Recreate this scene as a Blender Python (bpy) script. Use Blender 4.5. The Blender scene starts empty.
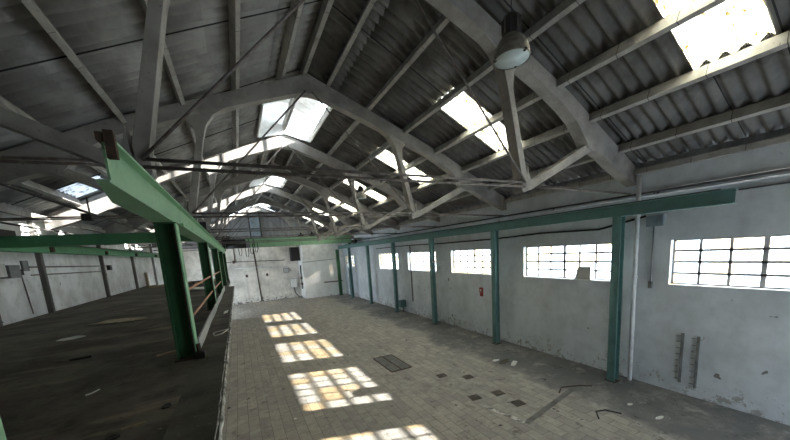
import bpy, bmesh, math, random
from mathutils import Vector, Matrix
random.seed(7)
SC = bpy.context.scene
COL = SC.collection

# ------------------------------------------------------------------ camera
EYE = 5.031
def _axes(yaw, pitch, roll):
    y, p, r = (math.radians(a) for a in (yaw, pitch, roll))
    fwd = Vector((math.sin(y)*math.cos(p), math.cos(y)*math.cos(p), math.sin(p)))
    right = Vector((math.cos(y), -math.sin(y), 0)); up = right.cross(fwd)
    return math.cos(r)*right + math.sin(r)*up, -math.sin(r)*right + math.cos(r)*up, fwd
_r, _u, _f = _axes(27.164, -8.515, -3.752)
cam_data = bpy.data.cameras.new('camera')
cam = bpy.data.objects.new('camera', cam_data); COL.objects.link(cam)
cam.matrix_world = Matrix(((_r.x, _u.x, -_f.x, 0), (_r.y, _u.y, -_f.y, 0), (_r.z, _u.z, -_f.z, EYE), (0, 0, 0, 1)))
cam_data.sensor_width = 36; cam_data.lens = 306.378*36/790
cam_data.shift_x = -3.548/790; cam_data.shift_y = 76.175/790
cam_data.clip_start = .05; cam_data.clip_end = 400
SC.camera = cam

# ------------------------------------------------------------------ light
SUN_STRENGTH = 17.0
WORLD_STRENGTH = 6.6
EXPOSURE = 1.62
world = bpy.data.worlds.new('sky'); SC.world = world; world.use_nodes = True
wn = world.node_tree.nodes; wl = world.node_tree.links
wn['Background'].inputs['Color'].default_value = (.77, .885, 1.0, 1)
wn['Background'].inputs['Strength'].default_value = WORLD_STRENGTH
sun_d = bpy.data.lights.new('sun', 'SUN'); sun_d.energy = SUN_STRENGTH; sun_d.angle = math.radians(.6)
sun_d.color = (1, .965, .91)
sun = bpy.data.objects.new('sun', sun_d); COL.objects.link(sun)
SUNDIR = Vector((-1, .335, -.445)).normalized()
sun.rotation_euler = SUNDIR.to_track_quat('-Z', 'Y').to_euler(); sun.location = (40, -8, 25)
SC.view_settings.view_transform = 'Standard'; SC.view_settings.look = 'None'
SC.view_settings.exposure = EXPOSURE; SC.view_settings.gamma = 1; SC.view_settings.use_curve_mapping = False
SC.cycles.max_bounces = 10; SC.cycles.diffuse_bounces = 6; SC.cycles.transparent_max_bounces = 16
SC.cycles.caustics_reflective = False; SC.cycles.caustics_refractive = False
SC.cycles.sample_clamp_indirect = 8

def portal(name, loc, sx, sy, direction):
    d = bpy.data.lights.new(name, 'AREA'); d.shape = 'RECTANGLE'; d.size = sx; d.size_y = sy
    d.cycles.is_portal = True
    o = bpy.data.objects.new(name, d); COL.objects.link(o); o.location = loc
    o.rotation_euler = Vector(direction).to_track_quat('-Z', 'Y').to_euler()

# ------------------------------------------------------------------ materials
def col(c, a=1): return (c[0], c[1], c[2], a)
class NT:
    def __init__(s, name):
        s.m = bpy.data.materials.new(name); s.m.use_nodes = True
        s.t = s.m.node_tree; s.n = s.t.nodes; s.l = s.t.links
        s.b = s.n['Principled BSDF']; s.out = s.n['Material Output']
        s.pos = s.n.new('ShaderNodeNewGeometry').outputs['Position']
    def noise(s, scale, detail=6, rough=.6, vec=None, stretch=None):
        v = vec or s.pos
        if stretch:
            mp = s.n.new('ShaderNodeMapping'); mp.inputs['Scale'].default_value = stretch
            s.l.new(v, mp.inputs['Vector']); v = mp.outputs['Vector']
        t = s.n.new('ShaderNodeTexNoise'); t.inputs['Scale'].default_value = scale
        t.inputs['Detail'].default_value = detail; t.inputs['Roughness'].default_value = rough
        s.l.new(v, t.inputs['Vector']); return t.outputs['Fac']
    def ramp(s, fac, stops):
        r = s.n.new('ShaderNodeValToRGB'); e = r.color_ramp.elements
        while len(e) < len(stops): e.new(.5)
        for k, (p, c) in enumerate(stops):
            e[k].position = p; e[k].color = c if len(c) == 4 else col(c)
        s.l.new(fac, r.inputs['Fac']); return r.outputs['Color']
    def step(s, fac, a, b):
        return s.ramp(fac, [(a, (0, 0, 0)), (b, (1, 1, 1))])
    def mix(s, fac, a, b, mode='MIX'):
        x = s.n.new('ShaderNodeMix'); x.data_type = 'RGBA'; x.blend_type = mode
        for v, i in ((fac, 0), (a, 6), (b, 7)):
            if isinstance(v, (int, float)): x.inputs[i].default_value = v
            elif isinstance(v, tuple): x.inputs[i].default_value = col(v)
            else: s.l.new(v, x.inputs[i])
        return x.outputs[2]
    def math(s, op, a, b=0.0):
        x = s.n.new('ShaderNodeMath'); x.operation = op
        for v, i in ((a, 0), (b, 1)):
            if isinstance(v, (int, float)): x.inputs[i].default_value = v
            else: s.l.new(v, x.inputs[i])
        return x.outputs[0]
    def sep(s, i):
        x = s.n.new('ShaderNodeSeparateXYZ'); s.l.new(s.pos, x.inputs[0]); return x.outputs[i]
    def bump(s, h, strength=.3, dist=.02):
        x = s.n.new('ShaderNodeBump'); x.inputs['Strength'].default_value = strength; x.inputs['Distance'].default_value = dist
        s.l.new(h, x.inputs['Height']); s.l.new(x.outputs['Normal'], s.b.inputs['Normal'])
    def done(s, c, rough=.85, metal=0):
        if isinstance(c, tuple): s.b.inputs['Base Color'].default_value = col(c)
        else: s.l.new(c, s.b.inputs['Base Color'])
        s.b.inputs['Roughness'].default_value = rough; s.b.inputs['Metallic'].default_value = metal
        s.b.inputs['Specular IOR Level'].default_value = .3
        return s.m

def dirty(name, base, stain, scale=2.0, lo=.42, hi=.68, rough=.85, speck=None, metal=0, bump=.15, stretch=None):
    n = NT(name)
    f = n.noise(scale, 8, .65, stretch=stretch)
    c = n.mix(n.step(f, lo, hi), base, stain)
    if speck:
        c = n.mix(n.step(n.noise(scale*9, 4, .7), .62, .68), c, speck)
    n.bump(n.noise(scale*12, 5), bump, .01)
    return n.done(c, rough, metal)

def wall_mat(name, base, dirt, hole, peel_top, streak=.35, block=True):
    n = NT(name)
    big = n.noise(.55, 8, .68)
    c = n.mix(n.step(big, .40, .66), base, dirt)
    c = n.mix(n.math('MULTIPLY', n.step(n.noise(2.2, 8, .72), .52, .70), .45), c, dirt)
    run = n.noise(1.6, 5, .6, stretch=(1.2, 1.2, .12))
    c = n.mix(n.math('MULTIPLY', n.step(run, .52, .78), streak), c, dirt)
    # flaked whitewash showing dark render: more of it low on the wall, where rising damp has lifted the paint
    z = n.sep(2)
    low = n.math('SUBTRACT', 1.0, n.math('DIVIDE', z, peel_top))
    lowc = n.n.new('ShaderNodeClamp'); n.l.new(low, lowc.inputs[0])
    pe = n.noise(3.4, 10, .78)
    pe2 = n.math('ADD', pe, n.math('MULTIPLY', lowc.outputs[0], .15))
    c = n.mix(n.step(pe2, .66, .685), c, hole)
    spot = n.noise(2.3, 2, .5)
    c = n.mix(n.step(spot, .735, .755), c, tuple(x*.5 for x in hole))
    n.bump(n.noise(14, 6), .25, .01)
    return n.done(c, .9)

M = {}
M['wall_right'] = wall_mat('whitewash_right', (.66, .71, .76), (.48, .52, .56), (.33, .33, .33), 1.25, .5)  # blue haze near this wall is tinted into its colour
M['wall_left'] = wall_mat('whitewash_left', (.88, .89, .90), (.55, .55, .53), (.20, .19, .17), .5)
M['wall_far'] = wall_mat('whitewash_far', (.76, .725, .66), (.44, .415, .37), (.12, .11, .10), 1.6, .7)
M['wall_box'] = wall_mat('whitewash_corner', (.86, .87, .87), (.72, .71, .68), (.4, .4, .38), .4, .3)
M['gable'] = dirty('gable_render', (.33, .34, .35), (.20, .20, .20), 1.2, stretch=(3, 3, .25))
M['pilaster'] = dirty('dark_pilaster_render', (.17, .165, .155), (.10, .095, .09), 2, stretch=(1, 1, .3))
M['concrete'] = dirty('truss_concrete', (.36, .347, .325), (.20, .19, .178), 1.6, .40, .72, .9, (.18, .17, .16), bump=.3)
M['purlin'] = dirty('purlin_concrete', (.42, .41, .39), (.27, .26, .24), 2.4, .40, .7, .9, (.2, .19, .18), bump=.3)
def purlin_mat():
    n = NT('purlin_concrete_tied')
    c = n.mix(n.step(n.noise(2.4, 8, .65), .40, .7), (.42, .41, .39), (.27, .26, .24))
    fr = n.math('FRACT', n.math('ADD', n.math('DIVIDE', n.sep(1), 1.062), n.math('MULTIPLY', n.noise(.9, 2), .15)))
    c = n.mix(n.math('LESS_THAN', fr, .013), c, (.08, .076, .07))
    c = n.mix(n.step(n.noise(17, 5, .7), .64, .70), c, (.18, .17, .16))
    n.bump(n.noise(28, 5), .3, .01)
    return n.done(c, .9)
M['purlin'] = purlin_mat()
M['rod'] = dirty('rod_steel', (.23, .21, .20), (.13, .11, .10), 6, .4, .6, .6, metal=.3)
M['rod_dark'] = dirty('rod_black', (.05, .05, .05), (.03, .028, .025), 6, .4, .6, .6)
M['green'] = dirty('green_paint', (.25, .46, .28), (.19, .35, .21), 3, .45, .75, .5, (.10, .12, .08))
M['green_shaded'] = dirty('column_green_shaded', (.030, .105, .042), (.02, .068, .03), 3, .45, .75, .45, (.04, .05, .035))  # column green with the shade of its recess painted in
M['green_mid'] = dirty('girder_green_paint', (.09, .28, .13), (.06, .19, .09), 3, .45, .75, .5, (.05, .06, .04))
M['green_hazy'] = dirty('hazy_green_paint', (.12, .24, .235), (.085, .165, .165), 2.5, .45, .75, .5, (.06, .07, .06))  # bluish haze over the green paint is mixed into this colour
M['rust'] = dirty('rusty_steel', (.10, .065, .045), (.045, .032, .026), 7, .4, .65, .85)
M['rust_pipe'] = dirty('primer_pipe', (.52, .30, .20), (.40, .22, .14), 5, .4, .7, .6)
M['black'] = dirty('black_grease', (.018, .018, .018), (.035, .03, .025), 9, .4, .7, .6)
M['grey_steel'] = dirty('grey_steel', (.22, .23, .23), (.12, .12, .12), 5, .4, .7, .5, metal=.2)
M['white_paint'] = dirty('white_pipe_paint', (.70, .72, .73), (.48, .48, .46), 4, .45, .75, .6)
M['lamp_shell'] = dirty('lamp_aluminium', (.40, .38, .34), (.16, .13, .10), 6, .42, .66, .5, (.09, .07, .05), metal=.4)
M['lamp_box'] = dirty('lamp_ballast', (.05, .05, .05), (.10, .09, .08), 8, .45, .7, .6)
M['lens'] = dirty('lamp_lens', (.62, .74, .75), (.50, .62, .62), 5, .4, .75, .15)  # pale blue stands for light reflected in the lens
M['wood'] = dirty('bare_wood', (.42, .33, .22), (.30, .22, .14), 4, .4, .7, .8, stretch=(6, .7, 6))
M['board'] = dirty('grey_board', (.50, .50, .48), (.40, .40, .38), 4)
M['bar_paint'] = dirty('old_bar_paint', (.34, .34, .35), (.22, .22, .22), 5, .45, .75, .7)
M['paper'] = dirty('white_paper', (.80, .80, .77), (.62, .61, .57), 6)
M['card'] = dirty('torn_cardboard', (.50, .41, .29), (.28, .21, .14), 5)
M['red'] = dirty('red_paint', (.45, .06, .05), (.30, .05, .04), 6, rough=.5)
M['lantern_white'] = dirty('lantern_white_sheet', (.82, .82, .80), (.60, .60, .58), 2, .42, .7)
M['vent'] = dirty('blue_grey_panel', (.26, .32, .36), (.17, .20, .23), 2)

def floor_mat():
    n = NT('block_floor')
    mp = n.n.new('ShaderNodeMapping'); mp.inputs['Rotation'].default_value = (0, 0, math.pi/2)
    n.l.new(n.pos, mp.inputs['Vector'])
    br = n.n.new('ShaderNodeTexBrick'); n.l.new(mp.outputs['Vector'], br.inputs['Vector'])
    br.inputs['Scale'].default_value = 1; br.inputs['Brick Width'].default_value = .62; br.inputs['Row Height'].default_value = .31
    br.inputs['Mortar Size'].default_value = .010; br.inputs['Mortar Smooth'].default_value = .4; br.inputs['Bias'].default_value = 0
    br.inputs['Color1'].default_value = (.46, .425, .37, 1); br.inputs['Color2'].default_value = (.33, .31, .28, 1)
    br.inputs['Mortar'].default_value = (.16, .15, .135, 1)
    big = n.noise(.5, 8, .66)
    base = n.mix(n.math('MULTIPLY', n.step(n.noise(4.5, 7, .7), .42, .66), .45), br.outputs['Color'], (.22, .205, .185))
    xx = n.math('ADD', n.math('DIVIDE', n.sep(0), 20.0), n.math('MULTIPLY', n.noise(.35, 6, .6), .22))
    screed = n.mix(n.noise(2.4, 8, .7), (.125, .128, .135), (.215, .212, .205))
    base = n.mix(n.step(xx, .555, .585), base, screed)
    c = n.mix(n.math('MULTIPLY', n.step(big, .46, .64), .7), base, n.mix(n.step(n.noise(3.3, 8, .72), .38, .62), (.19, .18, .162), (.42, .40, .365)))
    worn = n.noise(1.3, 8, .72)
    c = n.mix(n.math('MULTIPLY', n.step(worn, .56, .66), .65), c, (.50, .475, .43))
    grime = n.noise(1.9, 8, .74)
    c = n.mix(n.math('MULTIPLY', n.step(grime, .57, .66), .7), c, (.075, .07, .062))
    c = n.mix(n.step(n.noise(2.6, 3, .5), .70, .72), c, (.055, .05, .045))
    c = n.mix(n.step(n.noise(22, 4, .7), .66, .72), c, (.07, .065, .06))
    c = n.mix(n.step(n.noise(31, 3, .7), .70, .74), c, (.60, .58, .54))
    n.bump(n.math('ADD', br.outputs['Fac'], n.noise(18, 6)), -.4, .015)
    return n.done(c, .72)
M['floor'] = floor_mat()
def upper_floor_mat():
    n = NT('dirty_screed')
    c = n.mix(n.step(n.noise(.7, 9, .74), .42, .60), (.06, .054, .045), (.15, .132, .106))
    c = n.mix(n.math('MULTIPLY', n.step(n.noise(1.1, 8, .72, stretch=(.35, 1.5, 1)), .54, .66), .75), c, (.27, .225, .16))
    c = n.mix(n.math('MULTIPLY', n.step(n.noise(3.1, 7, .75), .56, .66), .7), c, (.022, .02, .018))
    c = n.mix(n.step(n.noise(19, 4, .7), .66, .71), c, (.26, .235, .20))
    n.bump(n.noise(20, 6), .3, .01)
    return n.done(c, .9)
M['upper_floor'] = upper_floor_mat()
M['lip'] = dirty('lip_screed', (.13, .12, .10), (.06, .056, .048), 1.8, .4, .66, .9, (.22, .21, .19))
M['trench'] = dirty('trench_cover', (.20, .195, .185), (.12, .115, .11), 2.5)
M['edge'] = dirty('broken_edge', (.66, .65, .61), (.18, .17, .16), 5, .44, .60, .9, bump=.5)

def sheet_mat(name, a, b):
    n = NT(name)
    y = n.sep(1); x = n.sep(0)
    cy = n.math('FLOOR', n.math('DIVIDE', y, 1.062)); cx = n.math('FLOOR', n.math('DIVIDE', x, 1.4))
    cmb = n.n.new('ShaderNodeCombineXYZ'); n.l.new(cx, cmb.inputs[0]); n.l.new(cy, cmb.inputs[1])
    wn_ = n.n.new('ShaderNodeTexWhiteNoise'); wn_.noise_dimensions = '3D'; n.l.new(cmb.outputs[0], wn_.inputs['Vector'])
    c = n.mix(wn_.outputs['Value'], a, b)
    f = n.noise(1.3, 8, .65)
    c = n.mix(n.step(f, .42, .72), c, tuple(v*.6 for v in a))
    fr = n.math('FRACT', n.math('DIVIDE', y, 1.062))
    c = n.mix(n.math('LESS_THAN', fr, .022), c, (.03, .03, .03))
    n.bump(n.noise(30, 4), .15, .01)
    return n.done(c, .9)
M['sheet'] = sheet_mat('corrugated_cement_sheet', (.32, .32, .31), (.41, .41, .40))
M['sheet_right'] = sheet_mat('corrugated_cement_sheet_shaded', (.14, .138, .13), (.215, .21, .20))  # darker copy of the sheet; the right slope's shade is in its colour

def translucent(name, c, dirtc, amt):
    n = NT(name)
    f = n.noise(5, 7, .7, stretch=(1, 2.2, 1))
    cc = n.mix(n.step(f, .50, .62), c, dirtc)
    g = n.noise(2.5, 6, .7, stretch=(.5, 4, .5))
    cc = n.mix(n.math('MULTIPLY', n.step(g, .5, .68), .75), cc, dirtc)
    tr = n.n.new('ShaderNodeBsdfTranslucent'); n.l.new(cc, tr.inputs['Color'])
    mx = n.n.new('ShaderNodeMixShader'); mx.inputs[0].default_value = amt
    df = n.n.new('ShaderNodeBsdfDiffuse'); n.l.new(cc, df.inputs['Color'])
    n.l.new(df.outputs[0], mx.inputs[1]); n.l.new(tr.outputs[0], mx.inputs[2])
    n.l.new(mx.outputs[0], n.out.inputs['Surface'])
    return n.m
M['skylight'] = translucent('fibreglass_sheet', (.93, .91, .82), (.22, .165, .06), .8)
M['skylight_dull'] = translucent('dirty_fibreglass_sheet', (.12, .125, .13), (.03, .032, .034), .7)
def glass(name, clean=False, k=1):
    n = NT(name)
    y = n.math('FLOOR', n.math('DIVIDE', n.sep(1), .62)); z = n.math('FLOOR', n.math('DIVIDE', n.math('SUBTRACT', n.sep(2), 3.45), .335))
    cmb = n.n.new('ShaderNodeCombineXYZ'); n.l.new(y, cmb.inputs[0]); n.l.new(z, cmb.inputs[1])
    wv = n.n.new('ShaderNodeTexWhiteNoise'); n.l.new(cmb.outputs[0], wv.inputs['Vector'])
    c = n.mix(n.step(wv.outputs['Value'], .5, .55), (.76*k, .77*k, .77*k), (.76*k, .68*k, .54*k))
    c = n.mix(n.math('MULTIPLY', n.step(n.noise(3, 6, .7), .5, .75), .35), c, (.75, .72, .66))
    if clean: c = n.mix(n.step(n.noise(3, 6, .7), .4, .8), (.97, .97, .97), (.88, .87, .84))
    tp = n.n.new('ShaderNodeBsdfTransparent'); n.l.new(c, tp.inputs['Color'])
    gl = n.n.new('ShaderNodeBsdfGlossy'); gl.inputs['Roughness'].default_value = .05
    mx = n.n.new('ShaderNodeMixShader'); mx.inputs[0].default_value = .06
    n.l.new(tp.outputs[0], mx.inputs[1]); n.l.new(gl.outputs[0], mx.inputs[2]); n.l.new(mx.outputs[0], n.out.inputs['Surface'])
    return n.m
M['glass'] = glass('dirty_window_glass'); M['dimming_glass'] = glass('dimming_window_glass', k=.4); M['lantern_glass'] = glass('lantern_glass', True)

# ------------------------------------------------------------------ mesh helpers (world coordinates in, local mesh out)
class MB:
    def __init__(s): s.v = []; s.f = []; s.smooth = False
    def box(s, x0, x1, y0, y1, z0, z1):
        b = len(s.v)
        s.v += [(x, y, z) for z in (z0, z1) for y in (y0, y1) for x in (x0, x1)]
        s.f += [tuple(b+i for i in q) for q in ((0, 2, 3, 1), (4, 5, 7, 6), (0, 1, 5, 4), (2, 6, 7, 3), (0, 4, 6, 2), (1, 3, 7, 5))]
        return s
    def bar(s, a, b, w, h, up=(0, 0, 1)):
        a = Vector(a); b = Vector(b); d = (b-a).normalized(); up = Vector(up)
        if abs(d.dot(up)) > .98: up = Vector((0, 1, 0))
        r = d.cross(up).normalized()*w/2; u = r.cross(d).normalized()*h/2
        n = len(s.v)
        s.v += [tuple(p+i*r+j*u) for p in (a, b) for j in (-1, 1) for i in (-1, 1)]
        s.f += [tuple(n+i for i in q) for q in ((0, 1, 3, 2), (4, 6, 7, 5), (0, 4, 5, 1), (2, 3, 7, 6), (0, 2, 6, 4), (1, 5, 7, 3))]
        return s
    def tube(s, pts, r, n=10, cap=True):
        s.smooth = True
        pts = [Vector(p) for p in pts]; rr = r if isinstance(r, (list, tuple)) else [r]*len(pts)
        ref = None; base = len(s.v)
        for k, p in enumerate(pts):
            d = (pts[min(k+1, len(pts)-1)]-pts[max(k-1, 0)]).normalized()
            if ref is None: ref = Vector((0, 0, 1)) if abs(d.z) < .9 else Vector((1, 0, 0))
            a = d.cross(ref).normalized(); b = a.cross(d).normalized(); ref = b
            for i in range(n):
                t = 2*math.pi*i/n; s.v.append(tuple(p+rr[k]*(math.cos(t)*a+math.sin(t)*b)))
        for k in range(len(pts)-1):
            for i in range(n):
                j = (i+1) % n; o = base+k*n
                s.f.append((o+i, o+j, o+n+j, o+n+i))
        if cap:
            s.f.append(tuple(base+i for i in reversed(range(n)))); o = base+(len(pts)-1)*n
            s.f.append(tuple(o+i for i in range(n)))
        return s
    def lathe(s, c, prof, n=32):
        s.smooth = True; base = len(s.v); c = Vector(c)
        for (r, z) in prof:
            for i in range(n):
                t = 2*math.pi*i/n; s.v.append((c.x+r*math.cos(t), c.y+r*math.sin(t), c.z+z))
        for k in range(len(prof)-1):
            for i in range(n):
                j = (i+1) % n; o = base+k*n
                s.f.append((o+i, o+j, o+n+j, o+n+i))
        return s
    def prism(s, poly, y0, y1, axis='y'):
        n = len(poly); b = len(s.v)
        for y in (y0, y1):
            for (p, q) in poly:
                s.v.append({'y': (p, y, q), 'x': (y, p, q), 'z': (p, q, y)}[axis])
        s.f.append(tuple(b+i for i in range(n))); s.f.append(tuple(b+n+i for i in reversed(range(n))))
        for i in range(n):
            j = (i+1) % n; s.f.append((b+i, b+n+i, b+n+j, b+j))
        return s
    def build(s, name, mat, parent=None, bevel=0):
        me = bpy.data.meshes.new(name)
        if parent is not None: o0 = Vector(parent['_o'])
        else:
            xs, ys, zs = zip(*s.v); o0 = Vector(((min(xs)+max(xs))/2, (min(ys)+max(ys))/2, min(zs)))
        me.from_pydata([tuple(Vector(v)-o0) for v in s.v], [], s.f)
        bm = bmesh.new(); bm.from_mesh(me); bmesh.ops.recalc_face_normals(bm, faces=bm.faces)
        if bevel: bmesh.ops.bevel(bm, geom=bm.edges[:], offset=bevel, segments=2, affect='EDGES', profile=.6)
        bm.to_mesh(me); bm.free()
        if s.smooth:
            for p in me.polygons: p.use_smooth = len(p.vertices) == 4
        me.materials.append(mat)
        o = bpy.data.objects.new(name, me); COL.objects.link(o)
        o['_o'] = tuple(o0)
        if parent is not None: o.parent = parent
        else: o.location = o0
        return o
def tag(o, label=None, cat=None, group=None, kind=None):
    if label: o['label'] = label
    if cat: o['category'] = cat
    if group: o['group'] = group
    if kind: o['kind'] = kind
    return o
def thing(name, loc, label, cat, group=None):
    o = bpy.data.objects.new(name, None); COL.objects.link(o); o.location = loc; o['_o'] = tuple(loc)
    o.empty_display_size = .2
    return tag(o, label, cat, group)
def struct(o): o['kind'] = 'structure'; return o
def dup(root, delta, label):
    r = root.copy(); COL.objects.link(r); r.location = root.location+Vector(delta); r['label'] = label
    for ch in root.children:
        c = ch.copy(); COL.objects.link(c); c.parent = r
        for g in ch.children:
            d = g.copy(); COL.objects.link(d); d.parent = c
    return r
def sub(parent_part, mb, name, mat, bevel=0):
    # a sub-part: local coordinates follow its part (parts sit at their thing's origin)
    o = mb.build(name, mat, parent_part, bevel); return o

# ------------------------------------------------------------------ dimensions
XR, XL, XW = 2.82, -6.40, 11.85          # ridge, left wall face, right wall face
Y0, YF, YB = 5.72, 40.0, -4.0            # first truss, far wall, rear wall
BAY = 5.5; ZU = 3.57
def tz(k): return Y0+BAY*k
def roofz(u): return 11.3-.46*u          # middle of the purlins
ORD = ['first', 'second', 'third', 'fourth', 'fifth', 'sixth', 'seventh', 'eighth']

# ------------------------------------------------------------------ shell
struct(MB().box(-1.6, 12.2, YB, YF+.3, -.3, 0).build('floor', M['floor']))
up = MB().box(-6.75, -.75, YB, 30, 3.2, ZU).build('floor_upper', M['upper_floor']); struct(up)
lip = MB().box(-.75, -.325, YB, 20.55, 3.50, ZU).build('floor_lip', M['lip']); struct(lip)
struct(MB().box(-1.7, -1.45, YB, 30, 0, 3.2).build('wall_platform', M['wall_far']))
struct(MB().box(-6.75, -1.7, 29.7, 30, 0, 3.2).build('wall_platform_end', M['wall_far']))
struct(MB().box(-6.75, -1.6, YB, YF+.3, -.3, -.02).build('floor_undercroft', M['upper_floor']))
# broken plaster edge along the platform lip
e = MB(); n = 150; ring = []
for i in range(n+1):
    y = YB+.5+(20.5-YB-.5)*i/n
    j = random.random()
    ring.append([(-.345-.012*random.random(), y, ZU+.004), (-.325+.008+.022*j*j, y, ZU-.006-.01*random.random()), (-.325+.006+.018*random.random(), y, ZU-.03-.03*random.random()), (-.33, y, ZU-.068)])
b0 = len(e.v)
for r_ in ring: e.v += r_
for i in range(n):
    for j in range(3):
        o = i*4+j; e.f.append((o, o+1, o+5, o+4))
struct(e.build('trim_1', M['edge']))

WIN = [(4.56-3.8+BAY*k, 4.56+BAY*k) for k in range(5)]+[(33.55, 36.9)]
WZ0, WZ1 = 3.43, 4.80
def wall_right():
    m = MB(); y = YB
    m.box(XW, 12.2, YB, YF+.3, 0, WZ0); m.box(XW, 12.2, YB, YF+.3, WZ1, 7.12)
    for a, b in WIN:
        m.box(XW, 12.2, y, a, WZ0, WZ1); y = b
    m.box(XW, 12.2, y, YF+.3, WZ0, WZ1)
    return m
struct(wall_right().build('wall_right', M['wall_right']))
struct(MB().box(-6.75, XL, YB, 30.6, 0, 7.12).box(-6.75, XL, 30.6, 35.6, 3.2, 7.12).box(-6.75, XL, 35.6, YF+.3, 0, 7.12).build('wall_left', M['wall_left']))
portal('added_side_daylight', (-6.6, 33.1, 1.6), 5.0, 3.2, (1, 0, 0))  # unseen low opening added in the side wall to brighten the far end
struct(MB().prism([(XL, 0), (XW, 0), (XW, 6.6), (XL, 6.6)], YF, YF+.3).build('wall_far', M['wall_far']))
struct(MB().prism([(XL, 6.6), (XW, 6.6), (XW, 7.15), (XR, 11.3), (XL, 7.15)], YF, YF+.3).build('wall_gable', M['gable']))
# rear wall with an unseen opening added behind the camera for fill daylight
bw = MB(); bw.prism([(XL, 6.2), (XW, 6.2), (XW, 7.15), (XR, 11.3), (XL, 7.15)], YB-.3, YB)
bw.box(XL, 8.6, YB-.3, YB, 0, 6.2); bw.box(11.2, XW, YB-.3, YB, 0, 6.2); bw.box(8.6, 11.2, YB-.3, YB, 2.4, 6.2); struct(bw.build('wall_rear', M['wall_far']))
portal('added_rear_daylight', (9.9, YB-.1, 1.2), 2.6, 2.4, (0, 1, 0))

# left wall pilasters
for k, y in enumerate((13.1, 16.0, 21.75, 27.2, 33, 36.5)):
    w = (.04, .09, .08, .08, .08, .08)[k]
    struct(MB().box(XL, XL+.14, y-w, y+w, ZU if y < 30 else 3.2, 6.9).build(f'trim_{k+2}', M['pilaster'], bevel=.01))
for s_, nm in ((-1, 'trim_8'), (1, 'trim_9')):
    struct(MB().prism([(XR+s_*9.05, 7.05), (XR+s_*9.32, 7.05), (XR+s_*9.32, roofz(9.32)+.155), (XR+s_*9.05, roofz(9.05)+.165)], YB, YF).build(nm, M['gable']))
# windows
for k, (a, b) in enumerate(WIN):
    w = thing(f'window_{k+1}', (12.05, (a+b)/2, WZ0), None, None); struct(w)
    fr = MB(); x0, x1 = 12.03, 12.10; t = .045
    fr.box(x0, x1, a, a+t, WZ0, WZ1).box(x0, x1, b-t, b, WZ0, WZ1).box(x0, x1, a, b, WZ0, WZ0+t).box(x0, x1, a, b, WZ1-t, WZ1)
    for i in range(1, 6):
        y = a+(b-a)*i/6; tt = .05 if i == 3 else .032
        fr.box(x0+.01, x1-.01, y-tt, y+tt, WZ0, WZ1)
    for i in range(1, 4):
        z = WZ0+(WZ1-WZ0)*i/4; fr.box(x0+.01, x1-.01, a, b, z-.034, z+.034)
    fr.build('window_frame', M['bar_paint'], w)
    MB().box(12.062, 12.068, a+.02, b-.02, WZ0+.02, WZ1-.02).build('glass', M['dimming_glass' if k == 5 else 'glass'], w)  # last window's glass is darkened to weaken its sun patch on the corner box
    MB().box(XW-.03, 12.03, a, b, WZ0-.03, WZ0+.005).build('window_sill', M['white_paint'], w)
    portal(f'window_daylight_{k+1}', (12.12, (a+b)/2, (WZ0+WZ1)/2), 3.8, 1.37, (-1, 0, 0))

# white boxed-in corner of the far end
bx = MB(); bx.prism([(6.75, 37.4), (XW, 37.4), (XW, YF), (6.75, YF)], 0, 4.55, axis='z'); struct(bx.build('wall_corner_lower', M['wall_box']))
bx = MB(); bx.prism([(6.9, 37.45), (XW, 37.45), (XW, YF), (6.9, YF)], 4.55, 7.3, axis='z'); struct(bx.build('wall_corner_upper', M['lantern_white']))

# corrugated roof, one mesh per slope, with openings for the skylights and lanterns
PU = [.8, 2.2, 3.65, 5.05, 6.45, 7.95]
LANT = [(11.95, 16.48), (22.95, 27.48), (33.95, 38.4)]
LU = 1.2
SKY_Y = [2.80, 8.50, 14.02, 19.5, 25.0, 30.5, 36.0]
SKW = .62
LEFT_SKY = (6.75, 7.95, 14.9, 16.5)
PITCH = .29
def sheet_offset(y): return (.056)*math.cos(2*math.pi*y/PITCH)
def corrugated(side, cells):
    """cells: list of (u0,u1,y0,y1)"""
    m = MB(); m.smooth = True
    for (u0, u1, ya, yb) in cells:
        nn = max(2, int((yb-ya)/PITCH*8)); b = len(m.v)
        lapped = u1 not in (LU,)
        for u in (u0, u1):
            for i in range(nn+1):
                y = ya+(yb-ya)*i/nn
                ux = u+(.05 if (u == u1 and lapped) else 0)
                m.v.append((XR+side*ux, y, roofz(ux)+.185+(.010 if u == u0 and u0 != LU else 0)+sheet_offset(y)))
        for i in range(nn):
            m.f.append((b+i, b+i+1, b+nn+2+i, b+nn+1+i))
    return m
def spans(gaps):
    out = []; y = YB-.3
    for a, b in gaps:
        if a > y: out.append((y, a))
        y = b
    out.append((y, YF+.3)); return out
rows = [0, .8, LU, 2.2, 3.65, 5.05, 6.45, 7.95, 9.4]
for side, nm in ((-1, 'ceiling_left'), (1, 'ceiling_right')):
    cells = []
    for u0, u1 in zip(rows, rows[1:]):
        gaps = []
        if u1 <= LU+.01: gaps = LANT
        elif side == 1 and 3.6 < u0 < 6.0: gaps = [(y-SKW+.04, y+SKW-.04) for y in SKY_Y]
        elif side == -1 and u0 == 6.45:
            cells += [(6.45, LEFT_SKY[0], *LEFT_SKY[2:]), (LEFT_SKY[1]-.02, 7.95, *LEFT_SKY[2:])]; gaps = [LEFT_SKY[2:]]
        cells += [(u0, u1, a, b) for a, b in spans(gaps)]
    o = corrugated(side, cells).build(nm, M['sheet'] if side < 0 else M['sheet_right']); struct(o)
    md = o.modifiers.new('thickness', 'SOLIDIFY'); md.thickness = .007; md.offset = 0

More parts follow.
